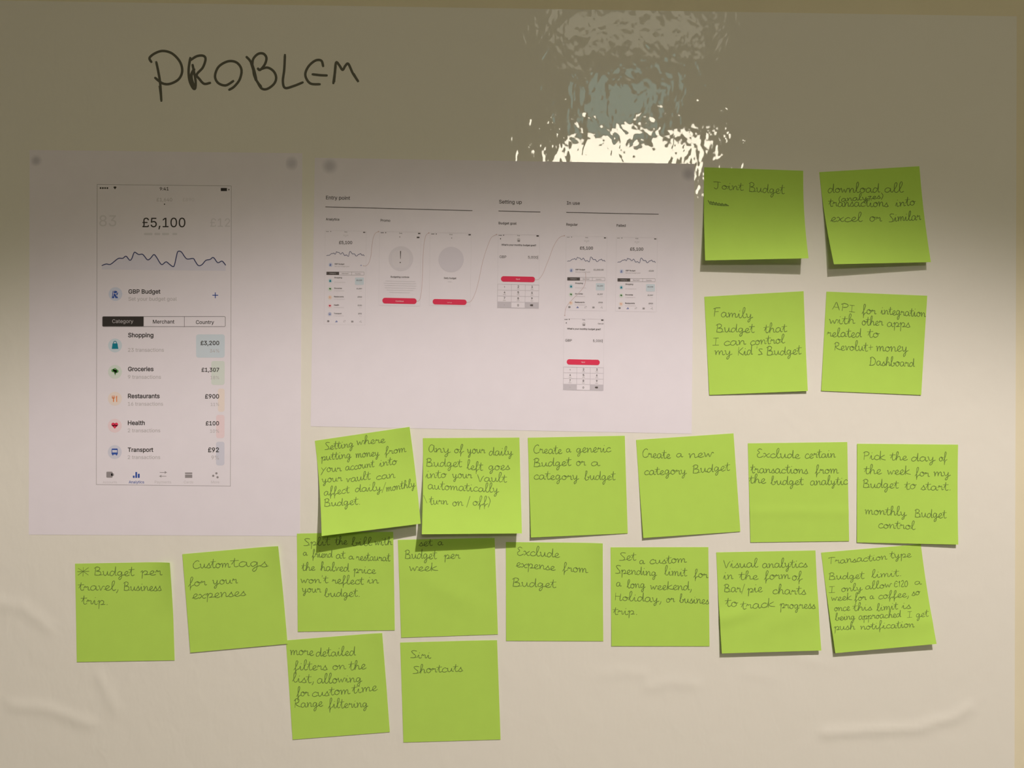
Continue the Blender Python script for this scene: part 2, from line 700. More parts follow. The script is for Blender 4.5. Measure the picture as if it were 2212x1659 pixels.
GRAPH = [(150, 945), (195, 928), (240, 932), (300, 885), (330, 868), (370, 868), (402, 845), (425, 870), (445, 890), (465, 870), (485, 815),
         (500, 805), (535, 828), (575, 825), (600, 850), (630, 885), (660, 870), (690, 833), (705, 832), (730, 865), (760, 915), (785, 935),
         (825, 905), (860, 930), (895, 955), (912, 945), (930, 870), (945, 805), (965, 793), (990, 805), (1020, 850), (1050, 877), (1110, 870),
         (1130, 895), (1160, 940), (1185, 945), (1210, 930), (1245, 890), (1290, 880), (1315, 860), (1335, 870), (1370, 915), (1410, 898),
         (1430, 910), (1453, 940)]
SLOPE = 0.0115


def flat(x, y):
    """take the sheet's small tilt out of a measured point"""
    return x, y - SLOPE * (x - 209.9)


ROWS = [  # name, count, amount, share, name x1, count x1, amount x0, share x0, badge x0, colour, pale
    ('Shopping', '23 transactions', '£3,200', '34%', 638, 740, 1095, 1185, 1052, 'bag'),
    ('Groceries', '9 transactions', '£1,307', '18%', 640, 712, 1105, 1192, 1200, 'tree'),
    ('Restaurants', '16 transactions', '£900', '11%', 700, 733, 1140, 1195, 1265, 'fork'),
    ('Health', '2 transactions', '£100', '10%', 557, 707, 1147, 1190, 1248, 'heart'),
    ('Transport', '2 transactions', '£92', '9%', 640, 707, 1170, 1203, 1248, 'bus')]
ICON_Y = [207, 463, 723, 985, 1240]
NAME_Y = [127, 455, 717, 977, 1237]
CNT_Y = [268, 530, 790, 1048, 1307]
AMT_Y = [203, 462, 720, 980, 1240]
PCT_Y = [275, 533, 792, 1052, 1312]
BADGE = [(100, 325), (358, 590), (625, 850), (880, 1105), (1140, 1370)]
ROW_COL = [K_TEAL, K_GREEN, K_ORANGE, K_RED, K_BLUE]
ROW_PALE = [K_SKY, K_MINT, K_PEACH, K_PINK, K_SLATE]


def draw_icon(k, kind, x, y, u):
    """u = one crop pixel in warped-source units"""
    if kind == 'bag':
        k.poly([(x - 24 * u, y - 20 * u), (x + 24 * u, y - 20 * u), (x + 33 * u, y + 34 * u), (x - 31 * u, y + 34 * u)])
        k.line([(x - 14 * u, y - 18 * u), (x - 12 * u, y - 34 * u), (x, y - 40 * u), (x + 12 * u, y - 34 * u), (x + 14 * u, y - 18 * u)], 7 * u * k.lw)
    elif kind == 'tree':
        for dx, dy, r in ((-18, -12, 16), (0, -18, 18), (19, -6, 16), (4, -2, 15)):
            k.disc(x + dx * u, y + dy * u, r * u, 14)
        k.poly([(x - 9 * u, y + 5 * u), (x + 14 * u, y + 5 * u), (x + 2 * u, y + 36 * u)])
    elif kind == 'fork':
        k.rrect(x - 18 * u, y - 5 * u, x - 8 * u, y + 32 * u, 4 * u)
        for dx in (-25, -14, -3):
            k.rect(x + (dx - 3) * u, y - 30 * u, x + (dx + 3) * u, y - 8 * u)
        k.rect(x - 28 * u, y - 12 * u, x, y - 2 * u)
        k.poly([(x + 10 * u, y - 20 * u), (x + 22 * u, y - 32 * u), (x + 22 * u, y + 32 * u), (x + 13 * u, y + 32 * u), (x + 13 * u, y + 6 * u)])
    elif kind == 'heart':
        k.disc(x - 15 * u, y - 12 * u, 18 * u, 16)
        k.disc(x + 15 * u, y - 12 * u, 18 * u, 16)
        k.poly([(x - 31 * u, y - 5 * u), (x + 31 * u, y - 5 * u), (x, y + 30 * u)])
    elif kind == 'bus':
        k.rrect(x - 28 * u, y - 34 * u, x + 28 * u, y - 20 * u, 5 * u)
        k.rframe(x - 27 * u, y - 26 * u, x + 27 * u, y + 20 * u, 6 * u, 9 * u * k.lw)
        k.rect(x - 26 * u, y + 4 * u, x + 26 * u, y + 18 * u)
        k.rect(x - 24 * u, y + 18 * u, x - 12 * u, y + 32 * u)
        k.rect(x + 12 * u, y + 18 * u, x + 24 * u, y + 32 * u)


def analytics_screen(parent, warp, lw, nrows=5, full=True, budget_right=None, label=None, shade=None):
    """the app's analytics screen; warp takes the tall print's own pixels to where this copy sits"""
    KD = K_DARK if full else K_SOFT

    def ik():
        k = Ink(lambda x, y: warp(*flat(x, y)))
        k.lw = lw
        return k

    drop = 0.0 if nrows == 5 else -(5 - nrows) * 58.0 - 20.0
    bot = 1046.8 + drop
    fr = Ink(warp)
    fr.rframe(209.9, 398.4, 499.6, bot, 0, 1.15 if full else 0.6)
    scr = fr.build('screen_print', K_LINE if full else K_HAIR, parent, D1)
    if label:
        tag(scr, label)
    dk = ik()       # status bar
    for i in range(4):
        dk.disc(*c4(133 + 24 * i, 128), 9.5 / 4.879, 12)
    dk.build('signal_dots', KD, scr, D1)
    dk = ik()
    x, y = c4(285, 142)
    dk.poly([(x, y)] + [(x + 5.2 * math.sin(a), y - 6.4 * math.cos(a)) for a in (-0.75, -0.4, 0, 0.4, 0.75)])
    dk.build('wireless_mark', KD, scr, D1)
    dk = ik()
    x, y = c4(757, 152)
    dk.text('9:41', x, c4(850, 0)[0], y, 0.01)
    dk.build('clock_text', KD, scr, D1)
    dk = ik()
    a, b = c4(1400, 127), c4(1465, 160)
    dk.rect(a[0], a[1], b[0], b[1])
    a, b = c4(1480, 137), c4(1491, 152)
    dk.rect(a[0], a[1], b[0], b[1])
    dk.build('battery_mark', KD, scr, D1)
    g = ik()
    x, y = c4(725, 268)
    g.text('£1,640', x, c4(888, 0)[0], y)
    if full:
        x, y = c4(1000, 268)
        g2 = ik()
        g2.text('£890', x, c4(1120, 0)[0], y)
        g2.build('ghost_figure', K_GHOST, scr, D1)
        g2 = ik()
        x, y = c4(120, 530)
        g2.text('83', x, c4(300, 0)[0], y)
        g2.build('ghost_figure', K_GHOST, scr, D1)
        g2 = ik()
        x, y = c4(1290, 535)
        g2.text('£12', x, c4(1500, 0)[0], y)
        g2.build('ghost_figure', K_GHOST, scr, D1)
        g2 = ik()
        for i, w in enumerate((90, 62, 74, 50)):
            x, y = c4(592 + (0, 110, 190, 300)[i], 600)
            g2.rrect(x, y, x + w / 4.879, y + 5, 2)
        g2.build('ghost_line', K_GHOST, scr, D1)
    g.build('small_figure', K_GREY, scr, D1)
    t = ik()
    x, y = c4(575, 540)
    t.text('£5,100', x, c4(1028, 0)[0], y, 0.0 if full else 0.012)
    t.build('balance_figure', KD, scr, D1)
    t = ik()
    x, y = c4(807, 298)
    t.disc(x, y, 1.4, 10)
    t.build('pager_dot', KD, scr, D1)
    if full:
        f = ik()
        pts = catmull(GRAPH, 2)
        for i in range(len(pts) - 1):
            p, q = c4(*pts[i]), c4(*pts[i + 1])
            f.poly([p, q, (q[0], c4(0, 985)[1] + 0.0115 * (q[0] - 210)), (p[0], c4(0, 985)[1] + 0.0115 * (p[0] - 210))])
        f.build('graph_shading', K_WASH, scr, D1)
    gl = ik()
    gl.line([c4(*p) for p in GRAPH], 2.1 * lw if full else 1.0, True, 3)
    gl.build('graph_line', K_NAVY, scr, D2)
    # budget row
    c = ik()
    x, y = c4(293, 1245)
    c.disc(x, y, 72 / 4.879)
    c.build('icon_disc', K_PALE, scr, D1)
    r = ik()
    x, y = c4(256, 1280)
    r.text('R', x, c4(322, 0)[0], y, 0.06, 0.12)
    r.build('budget_icon', K_BLUE, scr, D2)
    r = ik()
    x, y = c4(265, 1272)
    r.text('R', x, c4(311, 0)[0], y, -0.012, 0.12)
    r.build('budget_icon', K_WHITE, scr, D3)
    t = ik()
    x, y = c4(430, 1240)
    t.text('GBP Budget', x, c4(767, 0)[0], y, 0.012)
    t.build('budget_title', KD, scr, D1)
    if budget_right:
        t = ik()
        x, y = c4(1395 - 60 * len(budget_right) * 0.62, 1245)
        t.text(budget_right, x, c4(1400, 0)[0], y, 0.008)
        t.build('budget_amount', KD, scr, D1)
    t = ik()
    x, y = c4(430, 1315)
    t.text('Set your budget goal', x, c4(940, 0)[0], y)
    t.build('budget_subtitle', K_GREY, scr, D1)
    if not budget_right:
        p = ik()
        x, y = c4(1345, 1258)
        p.rect(x - 6.2, y - 0.9, x + 6.2, y + 0.9)
        p.rect(x - 0.9, y - 6.2, x + 0.9, y + 6.2)
        p.build('plus_sign', K_BLUE, scr, D1)
    # tabs
    f = ik()
    a, b = c4(155, 1482), c4(592, 1585)
    f.rrect(a[0], a[1], b[0], b[1], 2.5)
    f.build('selected_tab', KD, scr, D1)
    f = ik()
    a, b = c4(157, 1482), c4(1452, 1592)
    f.rframe(a[0], a[1] , b[0], b[1] - 0.8, 2.5, 1.3 * (1 if full else 0.55))
    for xx in (590, 1020):
        a, b = c4(xx, 1484), c4(xx, 1590)
        f.strip([f.warp(*a), f.warp(*b)], 1.3 * (1 if full else 0.55))
    f.build('tab_outline', K_LINE if not full else ink('print_tab_grey', (110, 104, 104)), scr, D2)
    f = ik()
    x, y = c4(260, 1550)
    f.text('Category', x, c4(482, 0)[0], y)
    f.build('tab_text', K_GREY, scr, D2)
    f = ik()
    x, y = c4(688, 1555)
    f.text('Merchant', x, c4(915, 0)[0], y, 0.006)
    f.build('tab_text', KD if full else K_ICON, scr, D2)
    f = ik()
    x, y = c4(1142, 1560)
    f.text('Country', x, c4(1333, 0)[0], y, 0.006)
    f.build('tab_text', KD if full else K_ICON, scr, D2)
    # category rows
    for i in range(nrows):
        nm, ct, am, pc, nx, cx_, ax, px_, bx, kind = ROWS[i]
        d = ik()
        d.disc(*c5(267, ICON_Y[i]), 67 / 4.484)
        d.build('icon_disc', ROW_PALE[i], scr, D1)
        if i == 0 or full:
            d = ik()
            a, b = c5(bx, BADGE[i][0]), c5(1329, BADGE[i][1])
            d.rrect(a[0], a[1], b[0], b[1], 5)
            d.build('share_bar', ROW_PALE[i], scr, D1)
        t = ik()
        draw_icon(t, kind, *c5(266, ICON_Y[i]), 1 / 4.484)
        t.build('category_icon', ROW_COL[i], scr, D2)
        t = ik()
        x, y = c5(393, NAME_Y[i])
        t.text(nm, x, c5(nx, 0)[0], y, 0.014)
        t.build('row_title', KD, scr, D2)
        t = ik()
        x, y = c5(ax, AMT_Y[i])
        t.text(am, x, c5(1276, 0)[0], y, 0.012)
        t.build('row_amount', KD, scr, D2)
        t = ik()
        x, y = c5(393, CNT_Y[i])
        t.text(ct, x, c5(cx_, 0)[0], y)
        t.build('row_subtitle', K_GREY if full else K_FAINT, scr, D2)
        t = ik()
        x, y = c5(px_, PCT_Y[i])
        t.text(pc, x, c5(1276, 0)[0], y)
        t.build('row_percentage', K_GREY if full else K_FAINT, scr, D2)

    # navigation bar
    def n5(x, y):
        a, b = c5(x, y)
        return a, b + drop

    t = ik()
    a, b = n5(186, 1430), n5(246, 1488)
    t.rrect(a[0], a[1], b[0], b[1], 2)
    a, b = n5(232, 1445), n5(260, 1472)
    t.rrect(a[0], a[1], b[0], b[1], 2.5)
    t.build('wallet_icon', K_ICON, scr, D1)
    t = ik()
    for y0, s in ((1437, 1), (1474, -1)):
        p, q = n5(735 - 30 * s, y0), n5(735 + 35 * s, y0)
        t.strip([t.warp(*p), t.warp(*q)], 1.6 * lw)
        xx, yy = q
        t.poly([(xx, yy), (xx - 4 * s, yy - 3), (xx - 4 * s, yy + 3)])
    t.build('arrows_icon', K_ICON, scr, D1)
    t = ik()
    a, b = n5(948, 1438), n5(1018, 1452)
    t.rect(a[0], a[1], b[0], b[1])
    a, b = n5(948, 1458), n5(1018, 1490)
    t.rect(a[0], a[1], b[0], b[1])
    t.build('card_icon', K_ICON, scr, D1)
    t = ik()
    for p in ((1221, 1470), (1252, 1446), (1263, 1484)):
        t.disc(*n5(*p), 11 / 4.484, 12)
    t.build('dots_icon', K_ICON, scr, D1)
    t = ik()
    for x0, x1, y0 in ((443, 460, 1468), (467, 484, 1433), (491, 509, 1450)):
        a, b = n5(x0, y0), n5(x1, 1490)
        t.rrect(a[0], a[1], b[0], b[1], 0.8)
    t.build('analytics_icon', K_BLUE, scr, D1)
    if full:
        t = ik()
        x, y = n5(403, 1543)
        t.text('Analytics', x, n5(552, 0)[0], y, 0.004)
        t.build('navigation_text', K_BLUE, scr, D1)
        for s, x0, x1 in (('Accounts', 152, 288), ('Payments', 655, 815), ('Cards', 937, 1028), ('More', 1202, 1280)):
            t = ik()
            x, y = n5(x0, 1543)
            t.text(s, x, n5(x1, 0)[0], y)
            t.build('navigation_text', K_FAINT, scr, D1)
    return scr


analytics_screen(sheet_a, lambda x, y: (x - 1.8 * (y - 398.4) / 648.4, y + SLOPE * (x - 209.9)), 1.0, 5, True)


def mini(ox, oy, sx=0.3060, sy=0.3125, k=0.0195, sh=-0.014):
    return lambda x, y: (ox + (x - 209.9) * sx + sh * (y - 398.4) * sy, oy + (y - 398.4) * sy + k * (x - 209.9) * sx)


a = c6(118, 507)
analytics_screen(sheet_b, mini(*a), 0.33, 5, False, label='small analytics screen under Entry point')
a = c7(957, 552)
analytics_screen(sheet_b, mini(a[0], a[1]), 0.33, 3, False, '£1,000.00', label='small analytics screen under Regular')
a = c7(1557, 564)
analytics_screen(sheet_b, mini(a[0], a[1]), 0.33, 3, False, '-£100', label='small analytics screen under Failed')

LS = 0.0195


def tilted(c):
    """crop coordinates as measured (tilt already in them)"""
    def ik():
        k = Ink(lambda x, y: c(x, y))
        k.lw = 1
        return k
    return ik


def ttext(k, s, x0, x1, base, sc, bold=0.008):
    """text whose baseline follows the sheet's tilt; crop coordinates"""
    w = k.warp
    k.warp = lambda x, y: w(x, y + LS * (x - x0))
    k.text(s, x0, x1, base, bold)
    k.warp = w


def status(k, x0, y, xm, x1):
    for i in range(4):
        k.disc(x0 + 9 * i, y, 4.5, 8)
    k.disc(x0 + 52, y, 6, 8)
    ttext(k, '9:41', xm - 17, xm + 17, y + 8 + LS * (xm - x0), 1, 0.01)
    yy = y + LS * (x1 - x0)
    k.rect(x1 - 24, yy - 6, x1 + 2, yy + 7)


def pill(parent, c, x0, y0, x1, y1, label, lx0, lx1):
    k = Ink(lambda x, y: c(x, y + LS * (x - x0)))
    k.rrect(x0, y0, x1, y1 - LS * (x1 - x0), (y1 - y0 - LS * (x1 - x0)) * 0.47)
    b = k.build('red_button', K_RED, parent, D2)
    t = Ink(lambda x, y: c(x, y + LS * (x - x0)))
    t.text(label, lx0, lx1, (y0 + y1) / 2 + 7)
    t.build('button_text', K_PINK, parent, D3)
    return b


def frame(c, x0, y0, x1, y1, label):
    k = Ink(lambda x, y: c(x - 0.014 * (y - y0), y + LS * (x - x0)))
    k.rframe(x0, y0, x1, y1, 0, 0.6)
    return tag(k.build('screen_print', K_HAIR, sheet_b, D1), label)


# headings and rules
h = tilted(c6)()
ttext(h, 'Entry point', 125, 395, 158, 1, 0.006)
h.build('heading_text', K_SOFT, sheet_b, D1)
h = tilted(c7)()
ttext(h, 'Setting up', 155, 427, 163, 1, 0.006)
h.build('heading_text', K_SOFT, sheet_b, D1)
h = tilted(c7)()
ttext(h, 'In use', 965, 1120, 176, 1, 0.006)
h.build('heading_text', K_SOFT, sheet_b, D1)
for c, p, q in ((c6, (122, 243), (1762, 285)), (c7, (152, 253), (645, 265)), (c7, (962, 270), (2058, 292))):
    k = Ink()
    k.strip([c(*p), c(*q)], 2.0)
    k.build('heading_rule', K_SOFT, sheet_b, D1)
for c, s, x0, x1, y in ((c6, 'Analytics', 123, 275, 393), (c6, 'Promo', 737, 845, 407), (c7, 'Budget goal', 150, 365, 411), (c7, 'Regular', 958, 1095, 427), (c7, 'Failed', 1560, 1667, 439)):
    k = tilted(c)()
    ttext(k, s, x0, x1, y, 1, 0.01)
    k.build('column_title', K_SOFT, sheet_b, D1)

# promo screen
sp = frame(c6, 728, 517, 1190, 1345, 'small promo screen with exclamation mark and red button')
k = tilted(c6)()
k.disc(965, 822, 138)
k.build('pale_disc', ink('print_lilac_ring', (219, 213, 220)), sp, D1)
k = tilted(c6)()
k.rrect(868, 728, 1055, 925, 60)
k.build('pale_tile', ink('print_lilac_tile', (222, 216, 222)), sp, D1)
k = tilted(c6)()
status(k, 742, 532, 962, 1180)
k.disc(952, 580, 5, 8)
k.rect(1142, 577, 1172, 593)
ttext(k, 'Budgeting controls', 850, 1057, 1034, 1, 0.012)
k.poly([(955, 737), (966, 737), (962, 825), (957, 825)])
k.disc(957, 866, 7, 10)
k.build('promo_text', K_SOFT, sp, D2)
k = tilted(c6)()
for i, (x0, x1) in enumerate(((790, 1125), (772, 1135), (780, 1140), (785, 1132), (805, 1105), (835, 1065))):
    y = 1068 + 25 * i
    k.poly([(x0, y), (x1, y + 6), (x1, y + 14), (x0, y + 8)])
k.build('paragraph_lines', ink('print_body_grey', (220, 215, 221)), sp, D1)
pill(sp, c6, 757, 1260, 1140, 1332, 'Continue', 905, 995)

# daily budget screen
sp = frame(c6, 1292, 530, 1752, 1345, 'small daily budget screen with pale disc and red button')
k = tilted(c6)()
status(k, 1308, 546, 1525, 1745)
k.disc(1533, 592, 5, 8)
ttext(k, 'Daily budget', 1447, 1585, 1048, 1, 0.012)
k.build('budget_text', K_SOFT, sp, D2)
k = tilted(c6)()
k.disc(1527, 832, 142)
k.build('pale_disc', ink('print_lilac_disc', (217, 211, 220)), sp, D1)
k = tilted(c6)()
k.rrect(1492, 1075, 1532, 1085, 4)
k.build('paragraph_lines', ink('print_body_grey', (220, 215, 221)), sp, D1)
pill(sp, c6, 1320, 1274, 1700, 1342, "Let's go", 1485, 1535)


def goal_screen(c, ox, oy, m, label, cancel=False):
    """the keypad screen; ox, oy = its top left in crop c, m = crop pixels per c7 pixel"""
    cc = lambda x, y: c(ox + (x - 145) * m - 0.014 * (y - 535) * m, oy + (y - 535) * m + LS * (x - 145) * m)
    k = Ink(cc)
    k.rframe(145, 535, 640, 1415, 0, 0.6)
    sp = tag(k.build('screen_print', K_HAIR, sheet_b, D1), label)
    k = Ink(cc)
    for i in range(4):
        k.disc(155 + 10 * i, 547, 4.5, 8)
    k.disc(210, 545, 6, 8)
    k.text('9:41', 372, 405, 552, 0.01)
    k.rect(602, 538, 630, 554)
    k.poly([(165, 588), (178, 578), (178, 598)])
    k.text('What\'s your monthly budget goal?', 185, 600, 668, 0.016)
    k.text('GBP', 165, 245, 818)
    k.text('5,000', 505, 615, 816)
    k.rect(620, 780, 624, 826)
    if cancel:
        k.text('Cancel', 562, 632, 597)
    k.build('goal_text', K_SOFT, sp, D2)
    k = Ink(cc)
    k.disc(390, 595, 20)
    k.build('icon_disc', K_FAINT, sp, D1)
    k = Ink(cc)
    k.rrect(376, 600, 406, 620, 5)
    k.build('budget_icon', K_ICON, sp, D1)
    k = Ink(cc)
    k.rrect(186, 1034, 592, 1100, 31)
    k.build('red_button', K_RED, sp, D2)
    k = Ink(cc)
    k.text('Next', 366, 412, 1075)
    k.build('button_text', K_PINK, sp, D3)
    k = Ink(cc)
    for x in (148, 312, 476, 640):
        k.strip([cc(x, 1130), cc(x, 1408)], 0.9)
    for y in (1130, 1200, 1270, 1340, 1408):
        k.strip([cc(148, y), cc(640, y)], 0.9)
    k.rect(148, 1340, 312, 1408)
    k.rect(476, 1340, 640, 1408)
    k.build('keypad_grid', ink('print_key_grey', (198, 192, 199)), sp, D1)
    k = Ink(cc)
    for i, d in enumerate('1234567890'):
        col, row = (i % 3, i // 3) if i < 9 else (1, 3)
        x = 230 + 164 * col
        y = 1130 + 70 * row
        k.text(d, x - (5 if d == '1' else 9), x + (5 if d == '1' else 9), y + (38 if i < 9 else 50), 0.01)
    k.rect(547, 1364, 573, 1386)
    k.poly([(547, 1362), (547, 1388), (534, 1375)])
    k.disc(230, 1378, 3, 6)
    k.build('keypad_digits', K_SOFT, sp, D2)
    k = Ink(cc)
    for i in range(1, 9):
        x, y = 230 + 164 * (i % 3), 1130 + 70 * (i // 3) + 48
        k.rect(x - 16, y, x + 16, y + 9)
    k.build('keypad_letters', K_FAINT, sp, D2)
    return sp


goal_screen(c7, 145, 531, 1.0, 'small keypad screen under Budget goal')
goal_screen(c8, 214, 362, 7.543 / 5.53 * 0.972, 'small keypad screen at the bottom of the sheet', True)

ARROWS = [
    [c6(*p) for p in ((545, 902), (580, 900), (610, 860), (630, 780), (640, 680), (655, 590), (680, 537), (714, 520))],
    [c6(*p) for p in ((1142, 1300), (1172, 1287), (1193, 1200), (1207, 1000), (1212, 800), (1225, 650), (1245, 562), (1277, 535))],
    [c6(*p) for p in ((1703, 1312), (1750, 1298), (1800, 1200), (1840, 1050), (1870, 900), (1905, 770), (1940, 670), (1970, 598))] + [c7(*p) for p in ((85, 553), (125, 534))],
    [c7(*p) for p in ((583, 1075), (630, 1068), (680, 1000), (720, 900), (760, 800), (800, 690), (850, 600), (890, 562), (935, 548))],
    [c7(*p) for p in ((1188, 1000), (1190, 1070), (1172, 1150), (1110, 1230), (1050, 1290), (1000, 1345), (965, 1390), (945, 1450), (940, 1500))]]
for p in ARROWS:
    k = Ink()
    k.line(p, 0.85)
    k.disc(*p[0], 0.9, 8)
    k.disc(*p[-1], 1.4, 8)
    k.build('flow_arrow', K_ROSE, sheet_b, D3)

